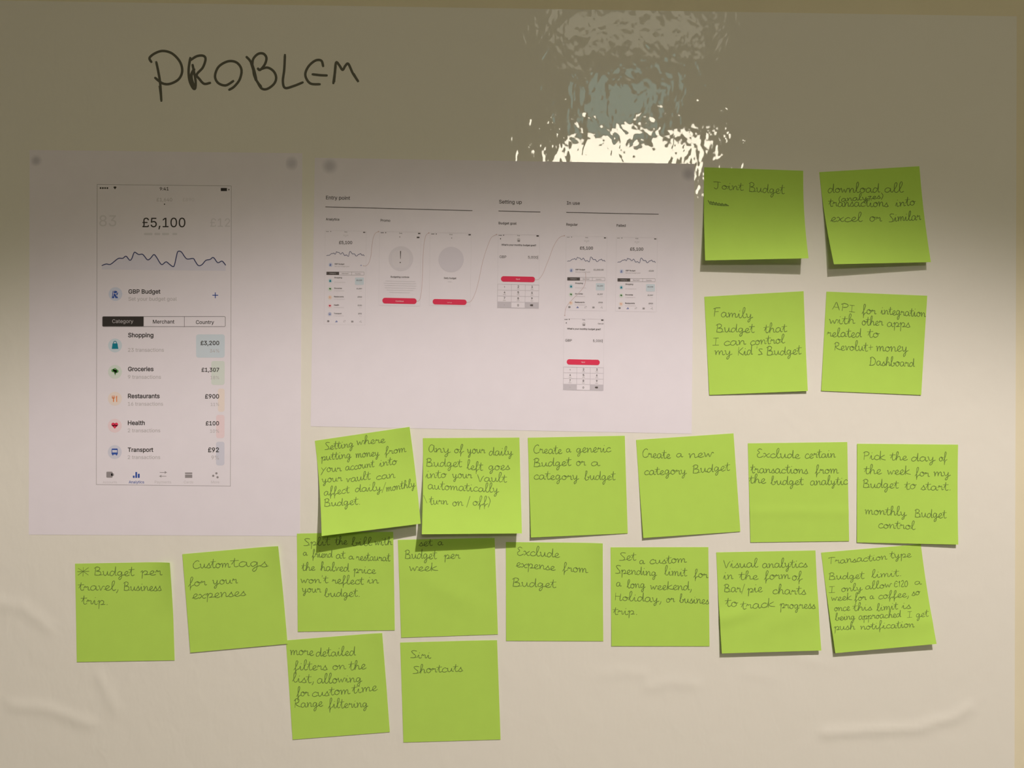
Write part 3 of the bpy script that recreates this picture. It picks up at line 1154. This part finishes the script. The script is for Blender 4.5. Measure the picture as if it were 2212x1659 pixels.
# ------------------------------------------------------------------ handwriting
# single-stroke letters; x-height 1, baseline 0.  letter: (advance, [strokes])
G = {
    'a': (1.05, [[(.72, .85), (.4, 1.0), (.1, .65), (.12, .15), (.42, .02), (.7, .4), (.76, .9), (.78, .3), (.92, .03), (1.08, .16)]]),
    'b': (.95, [[(0, .25), (.3, 1.2), (.42, 1.95), (.28, 2.1), (.17, 1.7), (.16, .2), (.45, .0), (.75, .3), (.68, .72), (.55, .65), (.95, .7)]]),
    'c': (.82, [[(.75, .8), (.5, 1.0), (.16, .68), (.12, .22), (.42, .0), (.85, .2)]]),
    'd': (1.05, [[(.66, .8), (.34, 1.0), (.06, .52), (.14, .06), (.45, .1), (.74, .8), (.84, 1.95), (.82, .9), (.84, .12), (1.06, .14)]]),
    'e': (.8, [[(0, .18), (.4, .42), (.62, .8), (.42, 1.02), (.16, .65), (.2, .14), (.48, .0), (.82, .22)]]),
    'f': (.75, [[(0, .0), (.36, .9), (.56, 1.8), (.42, 2.1), (.27, 1.7), (.26, .5), (.26, -.85)], [(.26, -.5), (.42, .05), (.78, .3)]]),
    'g': (.98, [[(.68, .82), (.36, 1.0), (.08, .55), (.28, .06), (.6, .45), (.7, .92), (.66, -.4), (.42, -.88), (.28, -.6), (.55, -.08), (1.0, .25)]]),
    'h': (1.0, [[(0, .15), (.38, 1.25), (.46, 1.9), (.32, 2.1), (.2, 1.6), (.18, .0), (.24, .45), (.5, .95), (.72, .75), (.76, .1), (1.0, .14)]]),
    'i': (.62, [[(0, .2), (.22, .95), (.25, .2), (.42, .0), (.64, .2)], [(.28, 1.45), (.33, 1.52)]]),
    'k': (.98, [[(.0, .2), (.18, 1.2), (.2, 2.0), (.17, .0)], [(.82, 1.1), (.22, .55), (.5, .2), (1.0, .08)]]),
    'l': (.65, [[(0, .2), (.38, 1.2), (.48, 1.95), (.32, 2.12), (.18, 1.6), (.2, .3), (.42, .0), (.68, .2)]]),
    'm': (1.4, [[(0, .9), (.14, .95), (.2, .0), (.26, .5), (.45, .95), (.62, .8), (.64, .02), (.7, .5), (.9, .95), (1.08, .8), (1.12, .1), (1.42, .16)]]),
    'n': (.98, [[(0, .88), (.13, .95), (.18, 0), (.25, .5), (.5, .95), (.7, .75), (.74, .1), (1.0, .16)]]),
    'o': (.88, [[(.48, 1.0), (.16, .8), (.09, .3), (.38, .0), (.7, .32), (.66, .82), (.44, .98), (.55, .72), (.9, .82)]]),
    'p': (.98, [[(.0, .6), (.2, 1.0), (.2, .2), (.17, -.85)], [(.18, .3), (.45, .95), (.78, .8), (.72, .25), (.4, .08), (.98, .16)]]),
    'r': (.8, [[(0, .5), (.14, 1.0), (.22, .85), (.24, .72), (.54, .88), (.58, .12), (.82, .16)]]),
    's': (.72, [[(0, .1), (.36, .85), (.42, 1.02), (.44, .7), (.62, .3), (.44, .0), (.12, .08)], [(.44, .0), (.74, .16)]]),
    't': (.68, [[(.05, .5), (.28, 1.3), (.32, 1.8), (.28, .4), (.42, .0), (.7, .16)], [(-.08, 1.22), (.68, 1.3)]]),
    'u': (1.0, [[(0, .8), (.1, .95), (.14, .3), (.38, .0), (.62, .4), (.7, .95), (.74, .2), (1.0, .12)]]),
    'v': (.8, [[(0, .9), (.14, .95), (.32, .02), (.56, .85), (.82, .85)]]),
    'w': (1.15, [[(0, .95), (.08, .95), (.24, .05), (.5, .78), (.7, .05), (.95, .95), (1.15, .82)]]),
    'x': (.9, [[(0, .8), (.22, .92), (.58, .05), (.9, .16)], [(.84, .95), (.42, .5), (.06, .0)]]),
    'y': (.98, [[(0, .88), (.1, .95), (.18, .35), (.36, .1), (.6, .45), (.68, .95), (.62, -.4), (.4, -.85), (.28, -.6), (.58, -.08), (1.0, .25)]]),
    'z': (.78, [[(.05, .88), (.35, 1.0), (.6, .92), (.12, .06), (.45, .1), (.78, .06)]]),
    'A': (1.1, [[(0, 0), (.25, .9), (.5, 1.85), (.7, 1.0), (.9, .0)], [(.16, .62), (.8, .62)]]),
    'B': (1.25, [[(.24, 1.6), (.2, .8), (.14, .02)], [(.04, 1.55), (.42, 1.88), (.82, 1.65), (.72, 1.15), (.3, .95), (.85, .85), (1.0, .4), (.7, .02), (.16, .08)], [(.75, .04), (1.25, .16)]]),
    'C': (1.15, [[(1.0, 1.62), (.78, 1.85), (.36, 1.55), (.12, .85), (.26, .15), (.7, .0), (1.15, .3)]]),
    'D': (1.35, [[(.3, 1.75), (.24, .9), (.18, .05)], [(.1, 1.6), (.6, 1.85), (1.15, 1.2), (1.05, .35), (.5, .0), (0, .05)]]),
    'E': (1.05, [[(.8, 1.62), (.52, 1.85), (.2, 1.5), (.48, 1.02), (.16, .6), (.26, .08), (.6, .0), (1.05, .35)]]),
    'F': (1.0, [[(.2, .02), (.24, .9), (.3, 1.7)], [(.08, 1.6), (.5, 1.8), (.95, 1.8)], [(.24, 1.0), (.72, 1.04)]]),
    'H': (1.1, [[(.14, 1.75), (.12, .05)], [(.12, .95), (.82, 1.0)], [(.86, 1.6), (.78, .0), (1.1, .2)]]),
    'I': (.75, [[(.05, 1.6), (.65, 1.65)], [(.36, 1.62), (.32, .02)], [(0, 0), (.7, .03)]]),
    'J': (1.2, [[(0, 1.85), (.5, 1.9), (1.05, 1.8)], [(.66, 1.82), (.64, .5), (.42, .02), (.12, .35)]]),
    'K': (1.1, [[(.2, 1.75), (.14, .0)], [(.95, 1.6), (.26, .8), (.6, .35), (1.05, .02)]]),
    'P': (1.1, [[(.26, 1.6), (.18, .0)], [(.04, 1.5), (.45, 1.85), (.92, 1.6), (.8, 1.05), (.3, .85)]]),
    'R': (1.15, [[(.26, 1.6), (.18, .0)], [(.04, 1.4), (.4, 1.85), (.85, 1.6), (.72, 1.05), (.28, .85), (.6, .4), (1.15, .12)]]),
    'S': (1.05, [[(.95, 1.72), (.5, 1.85), (.18, 1.62), (.45, 1.1), (.82, .55), (.62, .08), (.04, .06)], [(.62, .08), (1.05, .2)]]),
    'T': (1.15, [[(0, 1.6), (.5, 1.75), (1.1, 1.7)], [(.52, 1.72), (.46, .02)]]),
    'V': (1.0, [[(0, 1.75), (.2, .9), (.42, .02), (.7, 1.0), (.95, 1.45)]]),
    'Y': (1.0, [[(.05, 1.05), (.4, .4)], [(.92, 1.15), (.45, .35), (.0, -.75)]]),
    '1': (.6, [[(.1, 1.2), (.32, 1.6), (.3, .0)]]),
    '2': (.8, [[(.05, 1.3), (.4, 1.6), (.62, 1.2), (.1, .05), (.75, .05)]]),
    '0': (.85, [[(.45, 1.6), (.12, 1.1), (.12, .3), (.42, .0), (.72, .5), (.68, 1.3), (.45, 1.6)]]),
    '£': (1.0, [[(.85, 1.35), (.55, 1.65), (.2, 1.1), (.2, .3), (.5, .0), (.9, .25)], [(.1, .9), (.7, .95)]]),
    '.': (.5, [[(.22, .04), (.3, .1)]]),
    ',': (.55, [[(.3, .25), (.26, -.1), (.1, -.5)]]),
    "'": (.4, [[(.2, 1.8), (.16, 1.4)]]),
    '/': (.6, [[(.55, 1.95), (.05, -.3)]]),
    '(': (.5, [[(.35, 1.9), (.12, .9), (.3, -.2)]]),
    '\\': (.5, [[(.05, 1.9), (.42, .1)]]),
    ')': (.5, [[(.1, 1.9), (.4, .9), (.1, -.4)]]),
    '+': (.9, [[(.1, .6), (.8, .65)], [(.45, 1.15), (.42, .05)]]),
    '*': (1.0, [[(.5, 1.3), (.48, -.1)], [(.05, 1.15), (.95, .1)], [(.95, 1.25), (.05, .05)], [(.0, .6), (1.0, .68)]]),
}


def write_word(k, s, x0, y0, x1, y1, xh, width, rnd):
    W = sum(G[c][0] for c in s)
    # the inked width runs a little short of the advance at both ends
    sx = (x1 - x0) / W
    cur = 0.0
    for c in s:
        adv, strokes = G[c]
        jy = rnd.uniform(-.05, .05)
        js = rnd.uniform(.92, 1.08)
        for st in strokes:
            pts = []
            for gx, gy in st:
                px = x0 + (cur + gx) * sx + gy * xh * 0.03
                t = (px - x0) / max(1e-6, (x1 - x0))
                py = y0 + (y1 - y0) * t - (gy * js + jy) * xh
                pts.append((px, py))
            k.strip(catmull(pts, 3), width, rnd)
        cur += adv


# ------------------------------------------------------------------ sticky notes
class Note:
    """a square note; corners in photograph pixels, lifts of the bottom corners in millimetres"""

    def __init__(self, corners, hl, hr, tr=0.0, base=0.00055, ripples=(), p=1.8, v0=0.14):
        self.hl, self.hr, self.tr, self.base, self.rip, self.p, self.v0 = hl, hr, tr, base, ripples, p, v0
        self.c2 = corners
        self.c3 = [w3(*q, self.h(u, v)) for q, (u, v) in zip(corners, ((0, 0), (1, 0), (1, 1), (0, 1)))]

    def h(self, u, v):
        uu, vv = min(1, max(0, u)), min(1, max(0, v))
        t = max(0, (vv - self.v0) / (1 - self.v0))
        h = (self.hl * (1 - uu) + self.hr * uu) * t ** self.p
        a, b = max(0, (uu - 0.72) / 0.28), max(0, (0.55 - vv) / 0.55)
        h += self.tr * a ** 2 * b ** 1.2
        for A, cu, cv, su, sv, ang in self.rip:
            du, dv = uu - cu, vv - cv
            ca, sa = math.cos(ang), math.sin(ang)
            a, b = du * ca + dv * sa, -du * sa + dv * ca
            h += A * math.exp(-(a / su) ** 2 - (b / sv) ** 2)
        return self.base + h * 0.001

    def xz(self, u, v):
        a, b, c, d = self.c3
        x = (a.x * (1 - u) + b.x * u) * (1 - v) + (d.x * (1 - u) + c.x * u) * v
        z = (a.z * (1 - u) + b.z * u) * (1 - v) + (d.z * (1 - u) + c.z * u) * v
        return x, z

    def pt(self, u, v, e=0.0):
        x, z = self.xz(u, v)
        return Vector((x, -self.h(u, v) - e, z))

    def on(self, px, py, e):
        """point on the note's face that the measured pixel falls on"""
        u = v = 0.5
        for _ in range(7):
            h = self.h(u, v)
            t = w3(px, py, h)
            # Newton step on the bilinear patch
            x, z = self.xz(u, v)
            d = 1e-3
            xu, zu = self.xz(u + d, v)
            xv, zv = self.xz(u, v + d)
            a, b, c, dd = (xu - x) / d, (xv - x) / d, (zu - z) / d, (zv - z) / d
            det = a * dd - b * c
            rx, rz = t.x - x, t.z - z
            u += (rx * dd - b * rz) / det
            v += (a * rz - rx * c) / det
        u, v = min(1, max(0, u)), min(1, max(0, v))
        return self.pt(u, v, e)


GROUP = 'green sticky notes on the white film'
NOTE_N = 30


def note(crop, corners, lifts, words, label, xh, scribbles=(), tr=0.0, base=0.00055, ripples=(), width=1.35, pen=None):
    ox, oy, s = crop
    nt = Note([(ox + x / s, oy + y / s) for x, y in corners], lifts[0], lifts[1], tr, base, ripples)
    n = NOTE_N
    V, F = [], []
    T = 0.00012
    for j in range(n + 1):
        for i in range(n + 1):
            V.append(nt.pt(i / n, j / n))
    W = n + 1
    for j in range(n):
        for i in range(n):
            F.append((j * W + i, (j + 1) * W + i, (j + 1) * W + i + 1, j * W + i + 1))
    b = len(V)
    for q in list(V):
        V.append(Vector((q.x, q.y + T, q.z)))
    for f in list(F):
        F.append(tuple(b + i for i in reversed(f)))
    rim = [i for i in range(W)] + [j * W + n for j in range(1, n + 1)] + [n * W + i for i in range(n - 1, -1, -1)] + [j * W for j in range(n - 1, 0, -1)]
    k = len(rim)
    e = len(V)
    V += [V[q].copy() for q in rim] + [V[b + q].copy() for q in rim]     # own corners, so the cut edge stays crisp
    for i in range(k):
        F.append((e + i, e + (i + 1) % k, e + k + (i + 1) % k, e + k + i))
    o = link_mesh('sticky_note', V, F, M_NOTE, None, nt.pt(0.5, 0.0), smooth=False)
    o.data.polygons.foreach_set('use_smooth', [i < 2 * n * n for i in range(len(o.data.polygons))])
    tag(o, label, 'sticky note', GROUP)
    rnd = random.Random(label)
    ik = Ink()
    for wd in words:
        t, x0, y0, x1, y1 = wd[:5]
        hgt = wd[5] if len(wd) > 5 else xh
        write_word(ik, t, ox + x0 / s, oy + y0 / s, ox + x1 / s, oy + y1 / s, hgt / s, width, rnd)
    for sc in scribbles:
        ik.strip([(ox + x / s, oy + y / s) for x, y in catmull(sc, 3)], width, rnd)
    link_mesh('handwriting', [nt.on(x, y, 0.00004 + z) for (x, y), z in zip(ik.v, ik.z)], ik.f, pen or M_PEN, o, ORIGIN[o.name])
    return o


A1 = (1500, 350, 6.635)
note(A1, [(140, 75), (1560, 125), (1637, 1380), (155, 1410)], (8.0, 11.5),
     [('Joint', 270, 385, 700, 410, 58), ('Budget', 775, 420, 1290, 460, 68)],
     'green sticky note reading Joint Budget, curled out over its shadow', 60,
     [[(195, 548), (225, 600), (235, 560), (260, 615), (270, 565), (300, 620), (310, 575), (340, 625), (350, 585), (385, 628), (395, 590), (425, 630), (440, 600), (492, 630)],
      [(215, 570), (300, 590), (400, 605), (490, 622), (420, 625), (300, 612), (215, 600)]], pen=M_PENGREY)
A2 = (1760, 350, 6.635)
note(A2, [(65, 145), (1500, 60), (1665, 1435), (275, 1465)], (9.0, 5.5),
     [('download', 185, 440, 930, 440), ('all', 995, 435, 1270, 435), ('(analyzes)', 335, 570, 985, 520, 42), ('transactions', 200, 640, 1055, 640),
      ('into', 1155, 640, 1440, 615), ('excel', 225, 858, 680, 855), ('or', 780, 855, 960, 850), ('Similar', 1060, 860, 1520, 830)],
     'green sticky note about transactions into excel, tilted at the upper right corner', 66)
A3 = (1510, 620, 6.912)
note(A3, [(80, 145), (1562, 62), (1625, 1553), (155, 1612)], (0.48, 2.0),
     [('F', 205, 440, 320, 440), ('amily', 325, 450, 800, 465), ('Budget', 250, 672, 825, 682), ('that', 970, 688, 1310, 665), ('I', 205, 870, 300, 870),
      ('can', 365, 872, 700, 860), ('control', 760, 868, 1280, 835), ('my', 230, 1012, 490, 1015), ('Kid', 575, 1018, 800, 1012), ("'", 850, 1010, 875, 1010), ('S', 880, 1012, 950, 1010, 50),
      ('Budget', 1005, 1022, 1525, 1000)],
     "green sticky note starting Family Budget, below the Joint Budget note", 68)
note((1760, 620, 6.912), [(175, 68), (1680, 130), (1590, 1613), (98, 1550)], (0.4, 0.48),
     [('API', 265, 330, 600, 378, 62), ('for', 705, 402, 915, 408), ('integration', 985, 405, 1655, 450), ('with', 215, 548, 600, 550), ('other', 700, 568, 1020, 580),
      ('apps', 1075, 588, 1425, 605), ('related', 185, 742, 700, 752), ('to', 790, 755, 960, 750), ('Revolut', 285, 938, 790, 960), ('+', 795, 945, 870, 940),
      ('money', 915, 962, 1390, 965, 80), ('Dashboard', 815, 1165, 1490, 1192)],
     'green sticky note starting API for integration, in the second row at the far right', 68)
note((670, 915, 5.925), [(60, 220), (1272, 42), (1415, 1282), (147, 1440)], (14.0, 9.5),
     [('Setting', 185, 338, 555, 300), ('where', 595, 278, 960, 245), ('putting', 140, 472, 525, 440), ('money', 580, 440, 885, 412), ('from', 955, 398, 1230, 362),
      ('Your', 140, 622, 400, 608), ('account', 450, 602, 820, 552), ('into', 885, 552, 1110, 518), ('your', 150, 758, 410, 735), ('vault', 460, 752, 770, 712),
      ('can', 840, 718, 1090, 695), ('affect', 175, 925, 500, 888), ('daily', 575, 872, 915, 862), ('/', 915, 870, 970, 860), ('monthly', 970, 872, 1345, 808), ('Budget.', 175, 1062, 650, 1035)],
     'strongly curled green sticky note starting Setting where, leftmost of its row', 52, tr=1.6, width=1.35)
note((890, 930, 6.38), [(150, 105), (1480, 97), (1515, 1418), (135, 1430)], (14.5, 11.7),
     [('a', 225, 300, 330, 302, 105), ('ny', 320, 302, 530, 312), ('of', 580, 312, 712, 305), ('your', 760, 318, 1010, 312), ('daily', 1060, 345, 1390, 335), ('Budget', 190, 492, 685, 505),
      ('left', 755, 535, 975, 550), ('goes', 1050, 545, 1350, 540), ('into', 190, 660, 475, 648), ('your', 555, 655, 828, 660), ('Vault', 900, 705, 1305, 710),
      ('automatically', 215, 805, 1195, 855), ('\\', 150, 1005, 215, 1005), ('turn', 240, 1020, 495, 1018), ('on', 555, 1040, 705, 1038), ('/', 750, 1035, 800, 1030, 66), ('off)', 835, 1035, 1085, 1030)],
     'curled green sticky note starting Any of your daily Budget', 60, width=1.35)
note((1130, 930, 6.9125), [(70, 108), (1518, 78), (1563, 1535), (118, 1598)], (2.6, 0.32),
     [('Create', 150, 340, 580, 348), ('a', 640, 322, 715, 322, 55), ('generic', 790, 332, 1310, 322), ('Budget', 150, 545, 715, 522), ('or', 790, 528, 935, 525), ('a', 1010, 530, 1145, 530),
      ('category', 155, 728, 830, 738), ('budget', 915, 738, 1375, 740)],
     'green sticky note reading Create a generic Budget or a category budget', 66, tr=0.7)
note((1360, 930, 6.912), [(97, 140), (1552, 42), (1655, 1508), (205, 1605)], (2.0, 0.4),
     [('Create', 185, 402, 610, 418), ('a', 695, 398, 795, 395, 58), ('new', 880, 412, 1255, 392), ('category', 215, 662, 850, 652), ('Budget', 935, 640, 1495, 597)],
     'green sticky note reading Create a new category Budget', 66)
note((1600, 940, 6.912), [(107, 122), (1592, 103), (1620, 1582), (147, 1600)], (0.36, 0.36),
     [('Exclude', 230, 328, 885, 348), ('certain', 955, 348, 1415, 332), ('transactions', 150, 562, 1005, 575), ('from', 1110, 575, 1460, 572), ('the', 125, 718, 375, 718),
      ('budget', 450, 738, 935, 742), ('analytic', 1035, 748, 1598, 738)],
     'green sticky note starting Exclude certain transactions', 66, ripples=[(0.3, 0.5, 0.70, 2.0, 0.05, 0.01)])
note((1840, 945, 6.912), [(80, 93), (1587, 107), (1590, 1600), (78, 1567)], (0.32, 2.6),
     [('Pick', 165, 328, 500, 338), ('the', 575, 338, 830, 338), ('day', 885, 352, 1245, 358), ('of', 1300, 355, 1420, 350), ('the', 185, 545, 445, 545), ('week', 530, 555, 875, 555),
      ('for', 945, 575, 1160, 585), ('my', 1220, 578, 1470, 578), ('Budget', 160, 748, 695, 762), ('to', 790, 780, 960, 765), ('start.', 1030, 780, 1490, 790),
      ('monthly', 195, 1145, 815, 1170), ('Budget', 935, 1188, 1410, 1205), ('control', 390, 1350, 945, 1375)],
     'green sticky note starting Pick the day of the week, rightmost of its row', 66, base=0.0008)
note((150, 1200, 6.9125), [(83, 122), (1497, 108), (1570, 1565), (110, 1590)], (0.32, 0.32),
     [('*', 120, 300, 290, 300, 90), ('Budget', 365, 298, 965, 302), ('per', 1065, 288, 1385, 298), ('travel,', 135, 518, 755, 522), ('Business', 805, 522, 1375, 528), ('trip.', 180, 728, 590, 738)],
     'leftmost green sticky note, reading Budget per travel', 68, tr=3.2)
note((380, 1170, 6.636), [(92, 180), (1465, 65), (1600, 1465), (207, 1592)], (0.32, 0.36),
     [('Custom', 235, 385, 780, 372), ('tags', 790, 362, 1320, 358, 72), ('for', 180, 642, 440, 628), ('your', 525, 612, 885, 600), ('expenses', 235, 822, 1005, 775)],
     'tilted green sticky note reading Custom tags for your expenses', 66, tr=2.2, base=0.0009)
note((630, 1140, 6.9125), [(78, 88), (1516, 62), (1540, 1530), (92, 1552)], (0.28, 0.28),
     [('Split', 175, 268, 570, 258), ('the', 650, 255, 830, 250), ('bill', 895, 268, 1200, 265), ('with', 1240, 265, 1500, 255), ('a', 170, 412, 235, 412, 50), ('friend', 305, 442, 610, 442),
      ('at', 660, 458, 800, 458), ('a', 850, 468, 930, 468, 50), ('restaurat', 965, 485, 1470, 502), ('the', 150, 642, 350, 638), ('halved', 430, 640, 860, 652), ('price', 925, 672, 1255, 688),
      ("won't", 135, 828, 545, 822), ('reflect', 605, 835, 1075, 848), ('in', 1130, 832, 1300, 830), ('your', 155, 962, 440, 968), ('budget.', 490, 1028, 1030, 1028)],
     'green sticky note starting Split the bill, partly in shadow', 62, tr=1.4)
note((850, 1150, 6.9125), [(65, 112), (1510, 85), (1560, 1522), (115, 1572)], (0.28, 0.28),
     [('set', 380, 208, 580, 195, 58), ('a', 660, 192, 740, 190, 52), ('Budget', 165, 390, 645, 395, 72), ('per', 755, 392, 995, 392), ('week', 235, 582, 660, 572)],
     'green sticky note reading Budget per week, its top edge in shadow', 64, tr=1.2, ripples=[(0.5, 0.5, 0.55, 0.35, 0.12, 0.5)])
note((1080, 1160, 6.9125), [(88, 76), (1535, 96), (1543, 1555), (92, 1550)], (0.24, 0.24),
     [('Exclude', 245, 268, 890, 308), ('expense', 240, 450, 825, 498), ('from', 935, 508, 1310, 535), ('Budget', 180, 738, 835, 758)],
     'green sticky note reading Exclude expense from Budget', 66, tr=2.0)
note((1310, 1170, 6.9125), [(62, 85), (1522, 82), (1540, 1562), (75, 1560)], (0.36, 0.28),
     [('Set', 190, 285, 440, 280), ('a', 490, 328, 570, 328, 52), ('custom', 640, 335, 1195, 310), ('Spending', 130, 475, 750, 512), ('limit', 865, 502, 1200, 518), ('for', 1305, 535, 1515, 542),
      ('a', 145, 668, 220, 668, 60), ('long', 305, 692, 580, 692), ('weekend,', 655, 715, 1290, 725), ('Holiday,', 120, 875, 840, 908), ('or', 890, 908, 1020, 905), ('busines', 1090, 908, 1532, 935), ('trip.', 100, 1088, 475, 1092)],
     'green sticky note starting Set a custom Spending limit', 64)
note((1540, 1180, 6.636), [(48, 88), (1470, 60), (1555, 1495), (128, 1537)], (3.4, 3.6),
     [('Visual', 150, 312, 645, 302), ('analytics', 705, 308, 1355, 302), ('in', 150, 474, 290, 472), ('the', 375, 480, 650, 475), ('form', 735, 478, 1105, 465), ('of', 1130, 490, 1280, 488),
      ('Bar/', 155, 652, 455, 665), ('pie', 495, 660, 710, 658), ('charts', 850, 685, 1335, 692), ('to', 180, 865, 355, 862), ('track', 400, 902, 885, 870), ('progress', 960, 890, 1470, 895)],
     'green sticky note starting Visual analytics in the form', 64, ripples=[(0.9, 0.12, 0.64, 0.32, 0.07, -0.28), (0.8, 0.8, 0.62, 0.5, 0.12, -0.35)])
note((1765, 1165, 6.26), [(55, 180), (1403, 65), (1617, 1415), (248, 1540)], (3.2, 5.0),
     [('Transaction', 150, 335, 945, 275), ('type', 985, 258, 1275, 240), ('Budget', 155, 545, 635, 530), ('limit.', 735, 522, 1150, 495), ('I', 160, 722, 245, 720), ('only', 325, 712, 610, 688),
      ('allow', 650, 680, 1010, 648), ('£120', 1035, 645, 1230, 638), ('a', 1315, 612, 1410, 608, 42), ('week', 190, 835, 470, 818), ('for', 505, 832, 665, 818), ('a', 710, 805, 770, 802, 44),
      ('coffee,', 825, 810, 1255, 775), ('so', 1280, 762, 1390, 748), ('once', 230, 970, 445, 962), ('this', 485, 965, 745, 958), ('limit', 805, 968, 1090, 942), ('is', 1145, 938, 1270, 935),
      ('being', 245, 1098, 515, 1082), ('approached', 560, 1085, 1135, 1052), ('I', 1220, 1058, 1285, 1055), ('get', 1335, 1058, 1505, 1042), ('push', 230, 1228, 515, 1218), ('notification', 585, 1220, 1315, 1188)],
     'green sticky note starting Transaction type Budget limit, with the most writing', 50, width=1.25, ripples=[(0.5, 0.5, 0.80, 0.8, 0.07, -0.05)])
note((610, 1360, 6.636), [(50, 155), (1430, 50), (1540, 1468), (147, 1577)], (0.36, 0.36),
     [('more', 110, 368, 450, 368, 72), ('detailed', 480, 385, 1050, 368), ('filters', 165, 578, 645, 578), ('on', 715, 575, 910, 572), ('the', 955, 585, 1200, 565), ('list,', 145, 755, 470, 765),
      ('allowing', 495, 775, 1140, 748), ('for', 205, 958, 385, 955), ('custom', 420, 965, 970, 920), ('time', 1000, 918, 1360, 872), ('Range', 165, 1118, 580, 1102), ('filtering', 660, 1130, 1225, 1112)],
     'green sticky note starting more detailed filters, in the bottom row', 66, tr=1.0)
note((855, 1370, 6.9125), [(65, 125), (1512, 90), (1565, 1572), (115, 1615)], (0.28, 0.28),
     [('Siri', 215, 355, 525, 362, 56), ('Shortcuts', 250, 588, 1000, 552, 62)],
     'green sticky note with two short handwritten lines, in the bottom row on the right', 60, tr=0.8)
